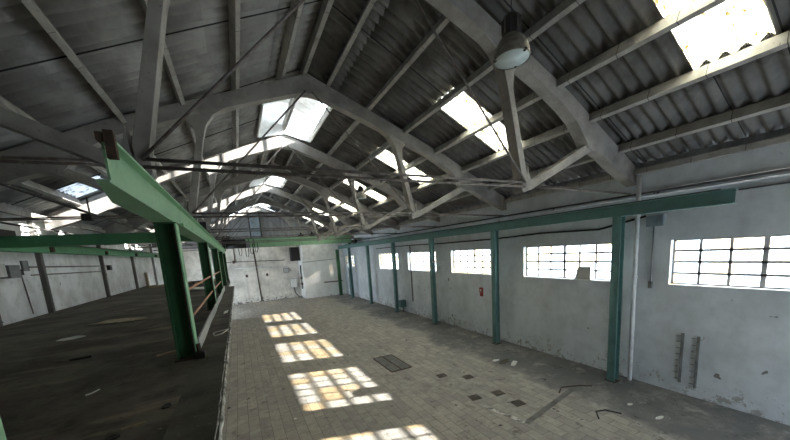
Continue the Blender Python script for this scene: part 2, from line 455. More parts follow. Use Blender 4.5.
# ------------------------------------------------------------------ roof trusses
RAF = [(0, 11.0), (5.5, 8.86), (9.03, 7.15), (9.03, 6.62), (8.2, 6.92), (7.6, 7.16), (7.15, 7.38), (6.85, 7.48), (6.6, 7.5), (6.4, 7.56), (6.15, 7.85), (5.8, 8.2), (5.3, 8.50),
       (4.5, 8.86), (3.0, 9.42), (1.5, 9.96), (.28, 10.36), (0, 10.38)]
HANG = [(2.0, 9.86), (2.5, 9.62), (2.9, 9.36), (3.12, 9.05), (3.26, 8.6), (3.71, 6.62), (3.71, 6.32), (3.78, 6.25), (3.88, 6.36), (3.89, 6.7), (3.43, 8.6), (3.46, 8.95), (3.62, 9.12), (3.5, 9.3)]
STRUT = [(3.80, 6.27), (4.06, 6.34), (6.62, 7.50), (6.72, 7.62), (6.5, 7.72), (4.25, 6.62), (4.06, 6.60), (3.98, 6.75), (3.94, 6.95), (3.92, 6.6)]
def mirror(poly, s): return [(XR+s*u, z) for u, z in poly]
def make_truss():
    y = Y0
    t = thing('roof_truss', (XR, y, 6.3), 'pale concrete roof truss just behind the hanging bell lamp, nearest of the row', 'roof truss', 'concrete roof trusses')
    for s in (-1, 1):
        MB().prism(mirror(RAF, s), y-.16, y+.16).build('rafter', M['concrete'], t, .012)
        MB().prism(mirror(HANG, s), y-.14, y+.14).build('hanger', M['concrete'], t, .010)
        MB().prism(mirror(STRUT, s), y-.12, y+.12).build('strut', M['concrete'], t, .010)
        j = XR+s*3.80
        for dz in (-.035, .04):
            MB().tube([(j, y-.04+dz, 6.46+dz), (XR+s*9.02, y-.04+dz, 6.36+dz*.5)], .02, 8).build('tie_rod', M['rod'], t)
        MB().tube([(j, y-.17, 6.5), (XR+s*.1, y-.17, 10.45)], .024, 8).build('brace_rod', M['rod'], t)
    for dz in (-.05, .055):
        MB().tube([(XR-3.80, y-.15, 6.45+dz), (XR+3.80, y-.15, 6.45+dz)], .026, 8).build('tie_rod', M['rod'], t)
    return t
truss0 = make_truss()
for k in range(1, 7):
    dup(truss0, (0, BAY*k, 0), f'pale concrete roof truss, {ORD[k]} in the row counted back from the hanging bell lamp')

# purlins: one continuous concrete rail per line; the two beside the ridge stop at each lantern
def purlin(u, side, y0, y1, label):
    x = XR+side*u; z = roofz(u); m = MB()
    if y0 != YB: y0 += .07
    if y1 != YF: y1 -= .07
    c, s_ = math.cos(math.atan(.46)), math.sin(math.atan(.46))
    sec = []
    for a, b in ((-.055, -.13), (.055, -.13), (.065, .12), (-.065, .12)):
        sec.append((x+side*(a*c+b*s_), z-a*s_+b*c))
    m.prism(sec, y0, y1)
    o = m.build('purlin', M['purlin'])
    tag(o, label, 'purlin', 'concrete roof purlins')
    return o
SHORT = {1: 'window side', -1: 'platform side'}
SIDE = {1: 'slope above the windows', -1: 'slope above the platform'}
for side in (-1, 1):
    for i, u in enumerate(PU):
        if i == 0:
            ys = [YB]+[v for ab in LANT for v in ab]+[YF]
            for q in range(0, len(ys), 2):
                where = ['before the largest lantern', 'between the first two lanterns', 'between the last two lanterns', 'behind the last lantern'][q//2]
                purlin(u, side, ys[q], ys[q+1], f'purlin beside the ridge, {SHORT[side]}, {where}')
        else:
            purlin(u, side, YB, YF, f'{ORD[i]} concrete purlin down from the ridge on the {SIDE[side]}')
    x = XR+side*8.9
    m = MB().box(x-.07, x+.07, YB, YF, 6.94, 7.10)
    tag(m.build('purlin', M['purlin']), f'eaves purlin along the wall head on the {SIDE[side]}', 'purlin', 'concrete roof purlins')
m = MB().box(XR-.06, XR+.06, YB, YF, 11.12, 11.40)
tag(m.build('ridge_beam', M['purlin']), 'grey ridge beam running along the top of the roof', 'beam')

# skylight sheets
k_ = 0
BAYN = ['just right of the hanging bell lamp', 'between the first and second trusses', 'between the second and third trusses', 'between the third and fourth trusses', 'between the fourth and fifth trusses', 'between the fifth and sixth trusses', 'behind the sixth truss']
for b_, y in enumerate(SKY_Y):
    for (u0, u1, nm) in ((3.6, 5.06, 'upper'), (5.04, 6.52, 'lower')):
        m = MB(); m.smooth = True; nn = 56
        for u in (u0, u1):
            for i in range(nn+1):
                yy = y-SKW+2*SKW*i/nn
                m.v.append((XR+u, yy, roofz(u)+.195+sheet_offset(yy)+(.012 if u == u0 else 0)))
        for i in range(nn): m.f.append((i, i+1, nn+2+i, nn+1+i))
        o = m.build('skylight', M['skylight'])
        md = o.modifiers.new('thickness', 'SOLIDIFY'); md.thickness = .004; md.offset = 1
        tag(o, f'{nm} translucent skylight sheet of the bright strip {BAYN[b_]}', 'skylight', 'translucent roof sheets')
m = MB(); m.smooth = True; nn = 72
for u in LEFT_SKY[:2]:
    for i in range(nn+1):
        yy = LEFT_SKY[2]-.04+(LEFT_SKY[3]-LEFT_SKY[2]+.08)*i/nn
        m.v.append((XR-u-(.04 if u > 7 else -.04), yy, roofz(u+(.04 if u > 7 else -.04))+.205+sheet_offset(yy)))
for i in range(nn): m.f.append((i, i+1, nn+2+i, nn+1+i))
tag(m.build('skylight', M['skylight_dull']), 'dirty bluish skylight sheet low on the slope above the platform', 'skylight')

# ridge lanterns
def make_lantern(y0, y1, label):
    zb = roofz(LU)+.14; zt = zb+.95; zr = zt+.5
    t = thing('ridge_lantern', (XR, (y0+y1)/2, zb), label, 'roof lantern', 'raised ridge lanterns')
    MB().box(XR-LU-.06, XR-LU, y0-.06, y1+.06, zb-.18, zt).build('side_wall', M['lantern_white'], t)
    for yy in (y0-.06, y1):
        MB().prism([(XR-LU, zb-.2), (XR, 10.98), (XR+LU, zb-.2), (XR+LU, zt), (XR, zr), (XR-LU, zt)], yy, yy+.06).build('end_wall', M['lantern_white'], t)
    MB().box(XR+LU, XR+LU+.06, y0-.06, y1+.06, zb-.18, zb+.10).build('curb', M['lantern_white'], t)
    MB().box(XR+LU, XR+LU+.06, y0-.06, y1+.06, zt-.08, zt).build('head_rail', M['lantern_white'], t)
    for i in range(8):
        yy = y0+(y1-y0)*i/7
        MB().box(XR+LU+.005, XR+LU+.055, yy-.025, yy+.025, zb+.10, zt-.08).build('glazing_bar', M['white_paint'], t)
    MB().box(XR+LU+.025, XR+LU+.03, y0, y1, zb+.1, zt-.08).build('glass', M['lantern_glass'], t)
    m = MB(); m.smooth = True; nn = int((y1-y0+.4)/PITCH*8)
    for x, z in ((XR-LU-.2, zt-.03), (XR, zr+.06), (XR+LU+.2, zt-.03)):
        for i in range(nn+1):
            yy = y0-.2+(y1-y0+.4)*i/nn; m.v.append((x, yy, z+.04+sheet_offset(yy)))
    for r_ in range(2):
        for i in range(nn):
            o = r_*(nn+1)+i; m.f.append((o, o+1, o+nn+2, o+nn+1))
    m.build('cap_roof', M['lantern_white'], t)
    return t
make_lantern(*LANT[0], 'bright open ridge lantern behind the second roof truss, the largest of three')
make_lantern(*LANT[1], 'small bright ridge lantern behind the fourth roof truss')
make_lantern(*LANT[2], 'bluish ridge lantern in front of the far gable')

# ------------------------------------------------------------------ crane runways and columns
ZB, ZT = 5.65, 6.02
def runway(x, y0, y1, mat, label, w=.24, zb=5.65):
    ZB = zb; ZT = zb+.37 if zb < 5.7 else zb+.33
    t = thing('runway_beam', (x, (y0+y1)/2, ZB), label, 'runway beam', 'green crane runway beams')
    MB().box(x-w/2, x+w/2, y0, y1, ZB, ZB+.022).build('bottom_flange', mat, t)
    MB().box(x-w/2, x+w/2, y0, y1, ZT-.022, ZT).build('top_flange', mat, t)
    MB().box(x-.008, x+.008, y0, y1, ZB+.022, ZT-.022).build('web', mat, t)
    MB().box(x+.03, x+.09, y0+.3, y1, ZT, ZT+.04).build('crane_rail', M['rust'], t)
    return t
left_rail = runway(-.86, 3.25, 29.9, M['green'], 'light green crane runway beam on the platform columns, its near end cut off above the handrail')
for ch in left_rail.children:
    for v in ch.data.vertices:
        if ch.name.startswith('web'): v.co.x += .06
        if ch.name.startswith('top_flange'): v.co.x = v.co.x+.02 if v.co.x > 0 else v.co.x+.17
        if ch.name.startswith('bottom_flange') and v.co.y < 0: v.co.y += 1.1
MB().prism([(-.74, 3.0), (-.81, 3.0), (-.975, 3.9), (-.975, 4.4), (-.74, 4.4)], ZB+.001, ZB+.021, axis='z').build('flange_end', M['green'], left_rail)
MB().box(-.775, -.712, 3.19, 3.24, 5.87, 6.075).build('end_stop', M['rust'], left_rail)
MB().box(-.825, -.785, 3.2, 3.5, 6.0, 6.06).build('end_stop_brace', M['rust'], left_rail)
for i in range(14):
    y = 6.4+i*.85
    MB().box(-.76, -.70, y, y+.34, ZB+.0, ZB+.05).build('cable_clip', M['black'], left_rail)
MB().bar((-.69, 5.9, ZB-.01), (-.69, 18.4, ZB-.01), .04, .05).build('cable_tray', M['green'], left_rail)
runway(XW-.65, 3.08, 37.3, M['green_hazy'], 'blue green crane runway beam on columns along the window wall')
wl_beam = runway(-6.12, 4.0, 36, M['green_mid'], 'dark green crane runway beam along the platform side wall', zb=5.76)
for k in range(6):
    y = (10.8, 16.3, 21.75, 27.2, 33, 35.5)[k]
    MB().box(XL, -6.0, y-.06, y+.06, 5.80, 5.98).build('bracket', M['rust'], wl_beam)
def column(x, y, z0, mat, label, group, s=.13, dep=.13, z1=ZB, lit_mat=None):
    t = thing('steel_column', (x, y, z0), label, 'column', group)
    for sx in (-1, 1):
        a, b = sorted((x+sx*s, x+sx*(s-.018)))
        MB().box(a, b, y-dep, y+dep, z0+.02, z1-.012).build('flange', lit_mat if (lit_mat and sx > 0) else mat, t)
    MB().box(x-s+.018, x+s-.018, y-.008, y+.008, z0+.02, z1-.012).build('web', mat, t)
    MB().box(x-s-.04, x+s+.04, y-dep-.04, y+dep+.04, z0, z0+.02).build('base_plate', M['rust'], t)
    MB().box(x-s-.01, x+s+.01, y-dep-.01, y+dep+.01, z1-.012, z1).build('cap_plate', mat, t)
    return t
c0 = column(-.86, Y0, ZU, M['green_shaded'], 'dark green steel column at the near end of the handrail', 'columns under the platform runway', lit_mat=M['green'])  # lit right flange and shaded web are painted as two greens
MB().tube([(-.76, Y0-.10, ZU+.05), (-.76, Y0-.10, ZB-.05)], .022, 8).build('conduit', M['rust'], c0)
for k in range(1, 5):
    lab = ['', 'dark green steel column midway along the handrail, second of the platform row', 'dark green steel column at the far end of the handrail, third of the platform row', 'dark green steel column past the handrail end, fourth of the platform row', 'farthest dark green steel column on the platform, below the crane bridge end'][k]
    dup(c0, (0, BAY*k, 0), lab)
cn = column(-.90, 1.36, ZU, M['green'], 'light green steel column cut by the left picture edge, nearest of all', 'columns under the platform runway', z1=5.9)
names = ['nearest, beside the white drainpipe', 'second from the drainpipe, between two windows', 'third from the drainpipe', 'fourth from the drainpipe, with a green box at its foot', 'fifth from the drainpipe', 'sixth from the drainpipe, next to the wall ladder']
r0 = column(XW-.65, Y0, 0, M['green_hazy'], 'blue green steel column on the window wall, '+names[0], 'columns along the window wall', .13, .13)
for k in range(1, 6):
    dup(r0, (0, BAY*k, 0), 'blue green steel column on the window wall, '+names[k])

# crane bridges
def girder(t, x0, x1, y, z0, z1, mat, w=.32):
    MB().box(x0, x1, y-w/2, y+w/2, z0, z0+.03).build('bottom_flange', mat, t)
    MB().box(x0, x1, y-w/2, y+w/2, z1-.03, z1).build('top_flange', mat, t)
    MB().box(x0, x1, y-w*.42, y+w*.42, z0+.03, z1-.03).build('girder', mat, t)
t = thing('crane_bridge', (5, 34.5, ZT+.04), 'green overhead crane bridge spanning the far end of the lower hall', 'crane bridge')
girder(t, -.75, 11.1, 34.5, 6.25, 7.1, M['green'])
for x in (-.86, XW-.65):
    p_ = MB().box(x-.12, x+.12, 33.3, 35.7, 6.2, 6.5).build('end_truck', M['black'], t)
    for yy in (33.6, 35.4):
        MB().tube([(x-.07, yy, 6.2), (x+.07, yy, 6.2)], .14, 16).build('wheel', M['black'], p_)
tr = thing('crane_hoist', (-.2, 34.4, 6.0), 'black electric hoist bunched at the platform end of the far crane bridge', 'hoist')
MB().tube([(-.7, 33.9, 6.6), (.9, 33.9, 6.6)], .40, 16).build('drum', M['black'], tr)
MB().box(-1.0, -.3, 33.6, 34.3, 6.55, 7.3).build('motor', M['black'], tr)
MB().box(.9, 1.25, 33.9, 34.28, 6.2, 6.8).build('control_box', M['grey_steel'], tr)
MB().box(.45, .8, 33.9, 34.3, 6.35, 6.9).build('gear_box', M['grey_steel'], tr)
for x, z in ((.2, 5.5), (.75, 5.35), (1.15, 5.6), (1.55, 5.75)):
    pts = [(x, 34.0, 7.0), (x+.05, 33.95, 6.3), (x+.08, 33.95, z+.1), (x+.2, 33.95, z), (x+.3, 33.97, z+.3), (x+.32, 34.0, 6.6)]
    MB().tube(pts, .03, 6).build('hanging_cable', M['black'], tr)
for x, lab in ((5.9, 'small black trolley bracket on the far crane bridge near the white corner box'), (7.0, 'small black clamp on top of the far crane bridge beside the trolley bracket')):
    q = thing('bridge_clamp', (x, 34.4, 7.1), lab, 'clamp')
    MB().box(x-.25, x+.25, 34.2, 34.6, 7.1, 7.28).build('body', M['black'], q, .02)
    MB().tube([(x, 34.4, 7.25), (x, 34.4, 7.45)], .07, 8).build('stud', M['black'], q)
t = thing('crane_bridge', (-3.5, 14.6, ZT+.04), 'dark green overhead crane bridge crossing above the platform behind the nearest column', 'crane bridge')
girder(t, -5.98, -1.0, 13.3, 5.83, 6.16, M['green_mid'], .30)
for x in (-6.10, -.86):
    MB().box(x-.09, x+.09, 12.4, 14.2, 6.165, 6.4).build('end_truck', M['black'], t)

for o in bpy.data.objects:          # the far bridge is parked just in front of the sixth truss
    if o.parent is None and (o.name in ('crane_bridge', 'crane_hoist') or o.name.startswith('bridge_clamp')):
        o.location.y -= 2.6; o.location.z -= .08
# handrail and kick board along the platform
t = thing('handrail', (-.62, 12, ZU), 'primer red pipe handrail along the edge of the platform', 'handrail')
for z in (4.60, 4.14):
    MB().tube([(-.80, Y0+.14, z), (-.80, 11.0, z+.0), (-.80, 17.6, z-.03)], .024, 10).build('rail', M['rust_pipe'], t)
for y in (11.5, 17.5):
    MB().tube([(-.80, y, ZU), (-.80, y, 4.6)], .022, 8).build('post', M['white_paint'] if y == 11.5 else M['rust_pipe'], t)
kb = MB(); n = 24; kb.smooth = False
for i in range(n+1):
    y = 6.0+(18.2-6.0)*i/n; x = -.775+.008*math.sin(i*.9)+.006*random.random(); h = .22+.012*math.sin(i*.7)
    kb.v += [(x, y, ZU), (x+.03, y, ZU), (x+.03+.02, y, ZU+h), (x+.02, y, ZU+h)]
for i in range(n):
    for j in range(4):
        a = i*4+j; b = i*4+(j+1) % 4; kb.f.append((a, b, b+4, a+4))
kb.f += [(0, 1, 2, 3), (n*4+3, n*4+2, n*4+1, n*4)]
tag(kb.build('kick_board', M['board']), 'long warped grey kick board standing on the platform below the handrail', 'kick board')

# ------------------------------------------------------------------ lamps
def make_lamp(x, y, z, R, label, cord_top):
    t = thing('pendant_lamp', (x, y, z), label, 'lamp', 'bell shaped high bay lamps')
    k = R/.27
    pr = [(.27, 0), (.275, .015), (.268, .03), (.262, .10), (.235, .19), (.19, .26), (.145, .31), (.12, .33)]
    MB().lathe((x, y, z), [(r*k, h*k) for r, h in pr]+[(.115*k, .325*k)]+[(r*.97*k, h*k) for r, h in reversed(pr[2:-1])]+[(.26*k, .005*k)], 40).build('reflector', M['lamp_shell'], t)
    MB().lathe((x, y, z), [(.001, .012*k), (.255*k, .012*k), (.255*k, .004*k), (.001, .004*k)], 40).build('lens', M['lens'], t)
    MB().lathe((x, y, z), [(.001, .32*k), (.125*k, .32*k), (.13*k, .34*k), (.13*k, .56*k), (.12*k, .59*k), (.001, .60*k)], 24).build('ballast_housing', M['lamp_box'], t)
    for i in range(10):
        a = 2*math.pi*i/10
        MB().bar((x+.135*k*math.cos(a), y+.135*k*math.sin(a), z+.35*k), (x+.135*k*math.cos(a), y+.135*k*math.sin(a), z+.55*k), .012*k, .03*k, (math.cos(a), math.sin(a), 0)).build('cooling_fin', M['lamp_box'] if i % 5 else M['lamp_shell'], t)
    for i in range(3):
        a = 2*math.pi*i/3+.5
        MB().bar((x+.235*k*math.cos(a), y+.235*k*math.sin(a), z-.004), (x+.283*k*math.cos(a), y+.283*k*math.sin(a), z+.02*k), .035*k, .02*k).build('lens_clip', M['black'], t)
    MB().tube([(x, y, z+.6*k), (x, y, cord_top)], .008, 6).build('cord', M['black'], t)
    return t
make_lamp(4.17, 3.75, 7.84, .27, 'bell shaped high bay lamp with pale lens hanging in front of the nearest truss', 10.72)
make_lamp(5.55, 14.0, 7.55, .25, 'small distant bell lamp hanging below the third roof skylight', 9.6)

# ------------------------------------------------------------------ fittings on the window wall
W = XW
def pipe(name, pts, r, mat, label, cat): return tag(MB().tube(pts, r, 10).build(name, mat), label, cat)
dp = thing('drainpipe', (W-.165, 5.42, 0), 'white drainpipe running down the wall behind the nearest window-wall column', 'pipe')
MB().tube([(W-.165, 5.42, 0), (W-.165, 5.42, 6.85)], .065, 14).build('pipe', M['white_paint'], dp)
for z in (1.3, 3.6, 5.6): MB().tube([(W-.165, 5.42, z), (W-.165, 5.42, z+.08)], .08, 14).build('collar', M['white_paint'], dp)
pipe('cable', [(W-.03, 5.25, 5.6), (W-.03, 6.7, 5.30), (W-.03, 9, 5.36), (W-.03, 12, 5.28), (W-.03, 16.3, 5.28), (W-.03, 21, 5.35), (W-.03, 27, 5.3)], .035, M['black'], 'black cable sagging along the wall above the windows', 'cable')
pipe('conduit', [(W-.03, -3.5, 6.32), (W-.03, 36, 6.36)], .035, M['rod_dark'], 'dark conduit along the wall above the runway beam', 'conduit')
pipe('conduit', [(W-.035, -3.5, 6.20), (W-.035, 36, 6.22)], .016, M['white_paint'], 'thin white conduit just below the dark one along the wall', 'conduit')
pipe('conduit', [(W-.03, -3.5, 6.0), (W-.03, 3.2, 6.02)], .02, M['grey_steel'], 'short grey conduit above the nearest window', 'conduit')
jb = thing('junction_box', (W-.06, 5.0, 5.3), 'grey blue junction box with a drop conduit beside the drainpipe', 'junction box')
MB().box(W-.12, W, 4.75, 5.2, 5.25, 5.58).build('box', M['vent'], jb, .01)
MB().tube([(W-.03, 5.02, 3.35), (W-.03, 5.02, 5.25)], .02, 8).build('drop_conduit', M['grey_steel'], jb)
MB().box(W-.07, W, 4.97, 5.07, 3.28, 3.5).build('switch', M['grey_steel'], jb)
def rack(y, z0, z1, label):
    t = thing('peg_rack', (W-.03, y, z0), label, 'peg rack', 'peg racks on the window wall')
    MB().box(W-.035, W, y-.05, y+.02, z0, z1).build('strip', M['grey_steel'], t)
    n = 8
    for i in range(n):
        z = z0+.12+(z1-z0-.2)*i/(n-1)
        MB().tube([(W-.03, y, z), (W-.05, y+.05, z), (W-.09, y+.11, z+.01)], .013, 6).build('peg', M['grey_steel'], t)
rack(4.13, .36, 1.95, 'narrow peg rack strip low on the wall, the one nearer the white drainpipe')
rack(3.76, .30, 1.92, 'narrow peg rack strip low on the wall, the one farther from the drainpipe')
fa = thing('alarm_box', (W-.04, 12.9, 2.2), 'small red alarm box on the wall below the third window', 'alarm box')
MB().box(W-.08, W, 12.78, 13.02, 2.42, 2.68).build('case', M['red'], fa, .01)
MB().box(W-.06, W, 12.80, 13.0, 2.2, 2.40).build('label_plate', M['red'], fa)
MB().box(W-.085, W-.078, 12.84, 12.96, 2.48, 2.6).build('push_plate', M['paper'], fa)
lb = thing('wall_bracket', (W-.1, 16, 3.75), 'white angled bracket sticking out of the wall between the third and fourth windows', 'bracket')
MB().bar((W, 15.7, 4.13), (W-.7, 16.6, 4.13), .05, .05).build('arm', M['white_paint'], lb)
MB().bar((W, 15.65, 3.7), (W-.66, 16.5, 4.1), .04, .04).build('brace', M['white_paint'], lb)
# board leaning in the window recess
bd = MB().prism([(7.0, WZ0+.006), (7.62, WZ0+.006), (7.48, WZ0+.50), (7.0, WZ0+.51)], W+.04, W+.06, axis='x')
tag(bd.build('leaning_board', M['board']), 'pale grey board leaning in the recess of the second window', 'board')
gb = thing('control_box', (W-.4, 21.9, .35), 'green metal box at the foot of the fourth window-wall column', 'box')
MB().box(W-.62, W-.12, 21.6, 22.0, .45, 1.0).build('case', M['green_hazy'], gb, .01)
MB().box(W-.63, W-.62, 21.64, 21.96, .5, .95).build('door', M['green_hazy'], gb)
MB().tube([(W-.3, 21.8, 0), (W-.3, 21.8, .45)], .06, 8).build('stand', M['grey_steel'], gb)
pipe('conduit', [(W-.04, 20.6, 1.0), (W-.04, 20.6, 5.3)], .05, M['grey_steel'], 'grey vertical conduit on the wall beside the green box', 'conduit')
# wall ladder near the far corner
la = thing('wall_ladder', (W-.4, 34.2, 0), 'dark steel ladder standing on the window wall near the far corner', 'ladder')
for y in (33.9, 34.9): MB().box(W-.34, W-.28, y-.04, y+.04, 0, 3.3).build('rail', M['rust'], la)
for i in range(9): MB().tube([(W-.31, 33.9, .35+i*.33), (W-.31, 34.9, .35+i*.33)], .022, 6).build('rung', M['rust'], la)
ds = thing('steel_door_post', (W-.9, 36.9, 0), 'dark green steel post in front of the white corner box', 'post')
MB().box(W-1.1, W-.75, 36.7, 37.0, 0, 5.6).build('post', M['green_shaded'], ds)
MB().box(W-1.16, W-.69, 36.64, 37.06, 0, .03).build('base_plate', M['rust'], ds)

# ------------------------------------------------------------------ far wall and corner box fittings
pipe('wall_pipe', [(2.05, YF-.05, .05), (1.85, YF-.05, 6.3)], .06, M['rust'], 'dark vertical pipe down the middle of the far wall', 'pipe')
pipe('wall_pipe', [(-2.2, YF-.05, 4.25), (5.2, YF-.05, 3.95)], .05, M['white_paint'], 'pale horizontal pipe across the far wall, the lower one', 'pipe')
pipe('wall_pipe', [(-2.2, YF-.05, 4.95), (5.2, YF-.05, 4.75)], .03, M['rust'], 'thin dark horizontal pipe across the far wall, the upper one', 'pipe')
pipe('wall_pipe', [(-.2, YF-.05, 4.9), (-.2, YF-.05, 6.6)], .04, M['rust'], 'short dark vertical pipe high on the far wall beside the hoist', 'pipe')
sb = thing('switch_box', (5.2, YF-.1, 3.3), 'grey switch box on the far wall beside the white corner box', 'switch box')
MB().box(4.9, 5.5, YF-.15, YF, 3.2, 3.75).build('case', M['grey_steel'], sb, .01)
MB().box(4.95, 5.45, YF-.16, YF-.15, 3.25, 3.7).build('door', M['board'], sb)
cb = thing('meter_cabinet', (5.9, YF-.15, 1.2), 'pale meter cabinet low on the far wall with a cable to the floor', 'cabinet')
MB().box(5.5, 6.3, YF-.25, YF, 1.3, 2.4).build('case', M['board'], cb, .01)
MB().tube([(5.9, YF-.12, 1.3), (6.0, YF-.15, .6), (6.4, YF-.3, .05), (6.7, 37.9+1.2, .04)], .05, 8).build('cable', M['black'], cb)
MB().box(5.55, 6.25, YF-.26, YF-.25, 1.35, 2.35).build('door', M['paper'], cb)
for x, z, lab in ((-.35, 4.9, 'round dark bracket on the far wall under the hoist'), (.8, 3.2, 'dark bracket low on the far wall left of the vertical pipe'), (3.0, 3.15, 'dark bracket low on the far wall right of the vertical pipe')):
    tag(MB().box(x-.12, x+.12, YF-.12, YF, z-.16, z+.16).build('wall_bracket', M['rust'], bevel=.02), lab, 'bracket')
gp = thing('valve_pipe', (6.68, 38.3, 1.6), 'dark pipe with valves on the narrow side of the white corner box', 'pipe')
MB().tube([(6.66, 38.5, 1.3), (6.62, 38.5, 1.2), (6.62, 38.2, 1.25), (6.62, 38.2, 3.3), (6.66, 38.2, 4.0)], .07, 8).build('pipe', M['black'], gp)
for z in (1.8, 2.5): MB().tube([(6.5, 38.2, z), (6.72, 38.2, z)], .16, 10).build('valve', M['rust'], gp)
bar = MB().bar((9.1, 37.33, 1.75), (11.4, 37.33, 1.72), .08, .12)
tag(bar.build('steel_bar', M['rust']), 'dark horizontal steel bar on the front of the white corner box', 'bar')
pipe('conduit', [(6.8, 37.36, 4.35), (11.2, 37.36, 4.5)], .03, M['grey_steel'], 'thin conduit across the white corner box below its cream upper part', 'conduit')
vp = thing('vent_shaft', (2.3, YF-.2, 7.2), 'tall blue grey panelled shaft high on the far gable', 'shaft')
MB().box(1.75, 2.9, YF-.5, YF, 7.0, 10.4).build('panel', M['vent'], vp)
for x in (1.75, 2.9): MB().box(x-.06, x+.06, YF-.54, YF-.5, 7.0, 10.4).build('edge_strip', M['rod_dark'], vp)
hp = MB().box(5.85, 6.85, YF-1.2, YF, 4.56, 6.2)
tag(hp.build('duct_box', M['black'], bevel=.02), 'black duct box above the switch box beside the white corner box', 'duct')

# ------------------------------------------------------------------ fittings on the platform side wall
X = XL
for z, yb, r, lab in ((5.28, 23, .025, 'grey conduit along the platform side wall, the upper one'), (5.0, 22.5, .02, 'grey conduit along the platform side wall, the lower one')):
    pipe('conduit', [(X+.03, 15.35, z), (X+.03, yb-.6, z-.06)], r, M['rod'], lab, 'conduit')
eb = thing('fuse_box', (X+.1, 13.6, 4.8), 'grey double fuse box on the platform side wall', 'fuse box')
MB().box(X, X+.2, 13.0, 13.75, 5.0, 5.40).build('case', M['board'], eb, .01)
MB().box(X, X+.24, 13.8, 14.35, 4.95, 5.35).build('switch_case', M['grey_steel'], eb, .01)
sw = thing('isolator_switch', (X+.08, 14.6, 5.1), 'black isolator switch with a grey plate above it on the side wall', 'switch')
MB().box(X, X+.14, 14.5, 14.72, 5.02, 5.22).build('switch', M['black'], sw)
MB().box(X, X+.05, 14.95, 15.3, 5.15, 5.5).build('plate', M['grey_steel'], sw)
MB().tube([(X+.05, 14.9, 3.7), (X+.05, 14.75, 5.1)], .018, 6).build('conduit', M['rod'], sw)
js = MB().box(X, X+.14, 22.5, 22.85, 4.98, 5.25)
tag(js.build('junction_box', M['black'], bevel=.01), 'small black junction box where the side wall conduits meet', 'junction box')
sp = MB().box(X+.1, X+.24, 29.4, 29.7, ZU, 4.6)
tag(sp.build('timber_post', M['wood']), 'short timber post on the side wall at the far end of the platform', 'post')
# conduits slung along the tie rods over the platform
pipe('conduit', [(-3.36, 2.5, 6.62), (-3.36, 11.22, 6.56), (-3.36, 33, 6.6)], .032, M['rod_dark'], 'dark conduit slung on the tie rods over the platform, the inner one', 'conduit')
pipe('conduit', [(-6.1, 4, 6.62), (-6.1, 33, 6.62)], .03, M['rod_dark'], 'dark conduit slung close to the platform side wall, the outer one', 'conduit')
ju = thing('conduit_clamp', (-3.36, 11.2, 6.5), 'black clamp where the slung conduit crosses the second tie rod', 'clamp')
MB().box(-3.46, -3.26, 11.1, 11.3, 6.34, 6.52).build('block', M['black'], ju, .01)
MB().tube([(-3.30, 11.2, 6.5), (-3.30, 11.2, 6.95)], .02, 6).build('hook', M['black'], ju)

# ------------------------------------------------------------------ loose things on the floors
def scrap(name, pts, z, h, mat, label, cat, curl=.0):
    """thin irregular sheet lying on a floor"""
    m = MB(); n = len(pts); cx = sum(p[0] for p in pts)/n; cy = sum(p[1] for p in pts)/n
    top = [(x, y, z+h+curl*random.random()) for x, y in pts]; bot = [(x, y, z+.001+max(0, tz_-h-z)) for (x, y), tz_ in zip(pts, [t[2] for t in top])]
    m.v = top+bot+[(cx, cy, z+h), (cx, cy, z+.001)]
    for i in range(n):
        j = (i+1) % n
        m.f += [(i, j, 2*n), (n+j, n+i, 2*n+1), (i, n+i, n+j, j)]
    return tag(m.build(name, mat), label, cat)
def ragged(cx, cy, rx, ry, n=9, rot=0):
    out = []
    for i in range(n):
        a = 2*math.pi*i/n; k = .75+.45*random.random()
        x, y = rx*k*math.cos(a), ry*k*math.sin(a)
        out.append((cx+x*math.cos(rot)-y*math.sin(rot), cy+x*math.sin(rot)+y*math.cos(rot)))
    return out
S = scrap
S('cardboard_sheet', ragged(-3.05, 11.1, .62, .42, 12, .1), ZU, .008, M['card'], 'long torn cardboard sheet lying across the platform floor', 'cardboard', .03)
S('paper_sheet', ragged(-3.42, 9.2, .24, .16, 9, .1), ZU, .006, M['paper'], 'torn white paper strip on the platform nearer than the cardboard', 'paper', .02)
S('wood_offcut', [(-1.36, 6.16), (-1.12, 6.28), (-1.10, 6.22), (-1.34, 6.10)], ZU, .025, M['wood'], 'small light wood offcut beside the foot of the nearest full column', 'wood')
S('wire_scrap', [(-1.78, 4.78), (-1.74, 4.80), (-1.69, 4.92), (-1.705, 4.92), (-1.75, 4.815), (-1.785, 4.80)], ZU, .012, M['paper'], 'little bent pale scrap in the middle of the dark platform floor', 'scrap')
S('wood_stick', [(-1.13, 3.53), (-.96, 3.57), (-.96, 3.56), (-1.13, 3.518)], ZU, .012, M['wood'], 'thin pale stick on the platform near the bottom picture edge', 'stick')
S('dark_rag', ragged(-.84, 3.82, .04, .06, 8), ZU, .02, M['black'], 'small black rag on the platform near the lip', 'rag', .01)
S('dark_rag', ragged(-1.15, 3.36, .06, .04, 8), ZU, .02, M['black'], 'small black rag on the platform beside the pale stick', 'rag', .01)
S('flat_stone', ragged(-2.55, 6.9, .14, .06, 8), ZU, .03, M['black'], 'flat dark lump on the middle of the platform floor', 'stone', .01)
S('paper_scrap', [(-.52, 9.8), (-.43, 9.95), (-.40, 10.25), (-.50, 10.15)], ZU, .01, M['paper'], 'crumpled white paper on the platform lip', 'paper', .05)
wr = MB().tube([(-.62, 7.25, ZU+.012), (-.58, 7.0, ZU+.012), (-.46, 7.1, ZU+.012), (-.38, 7.3, ZU+.02), (-.36, 7.5, ZU+.012), (-.48, 7.42, ZU+.012), (-.58, 7.36, ZU+.012), (-.62, 7.25, ZU+.012)], .011, 6)
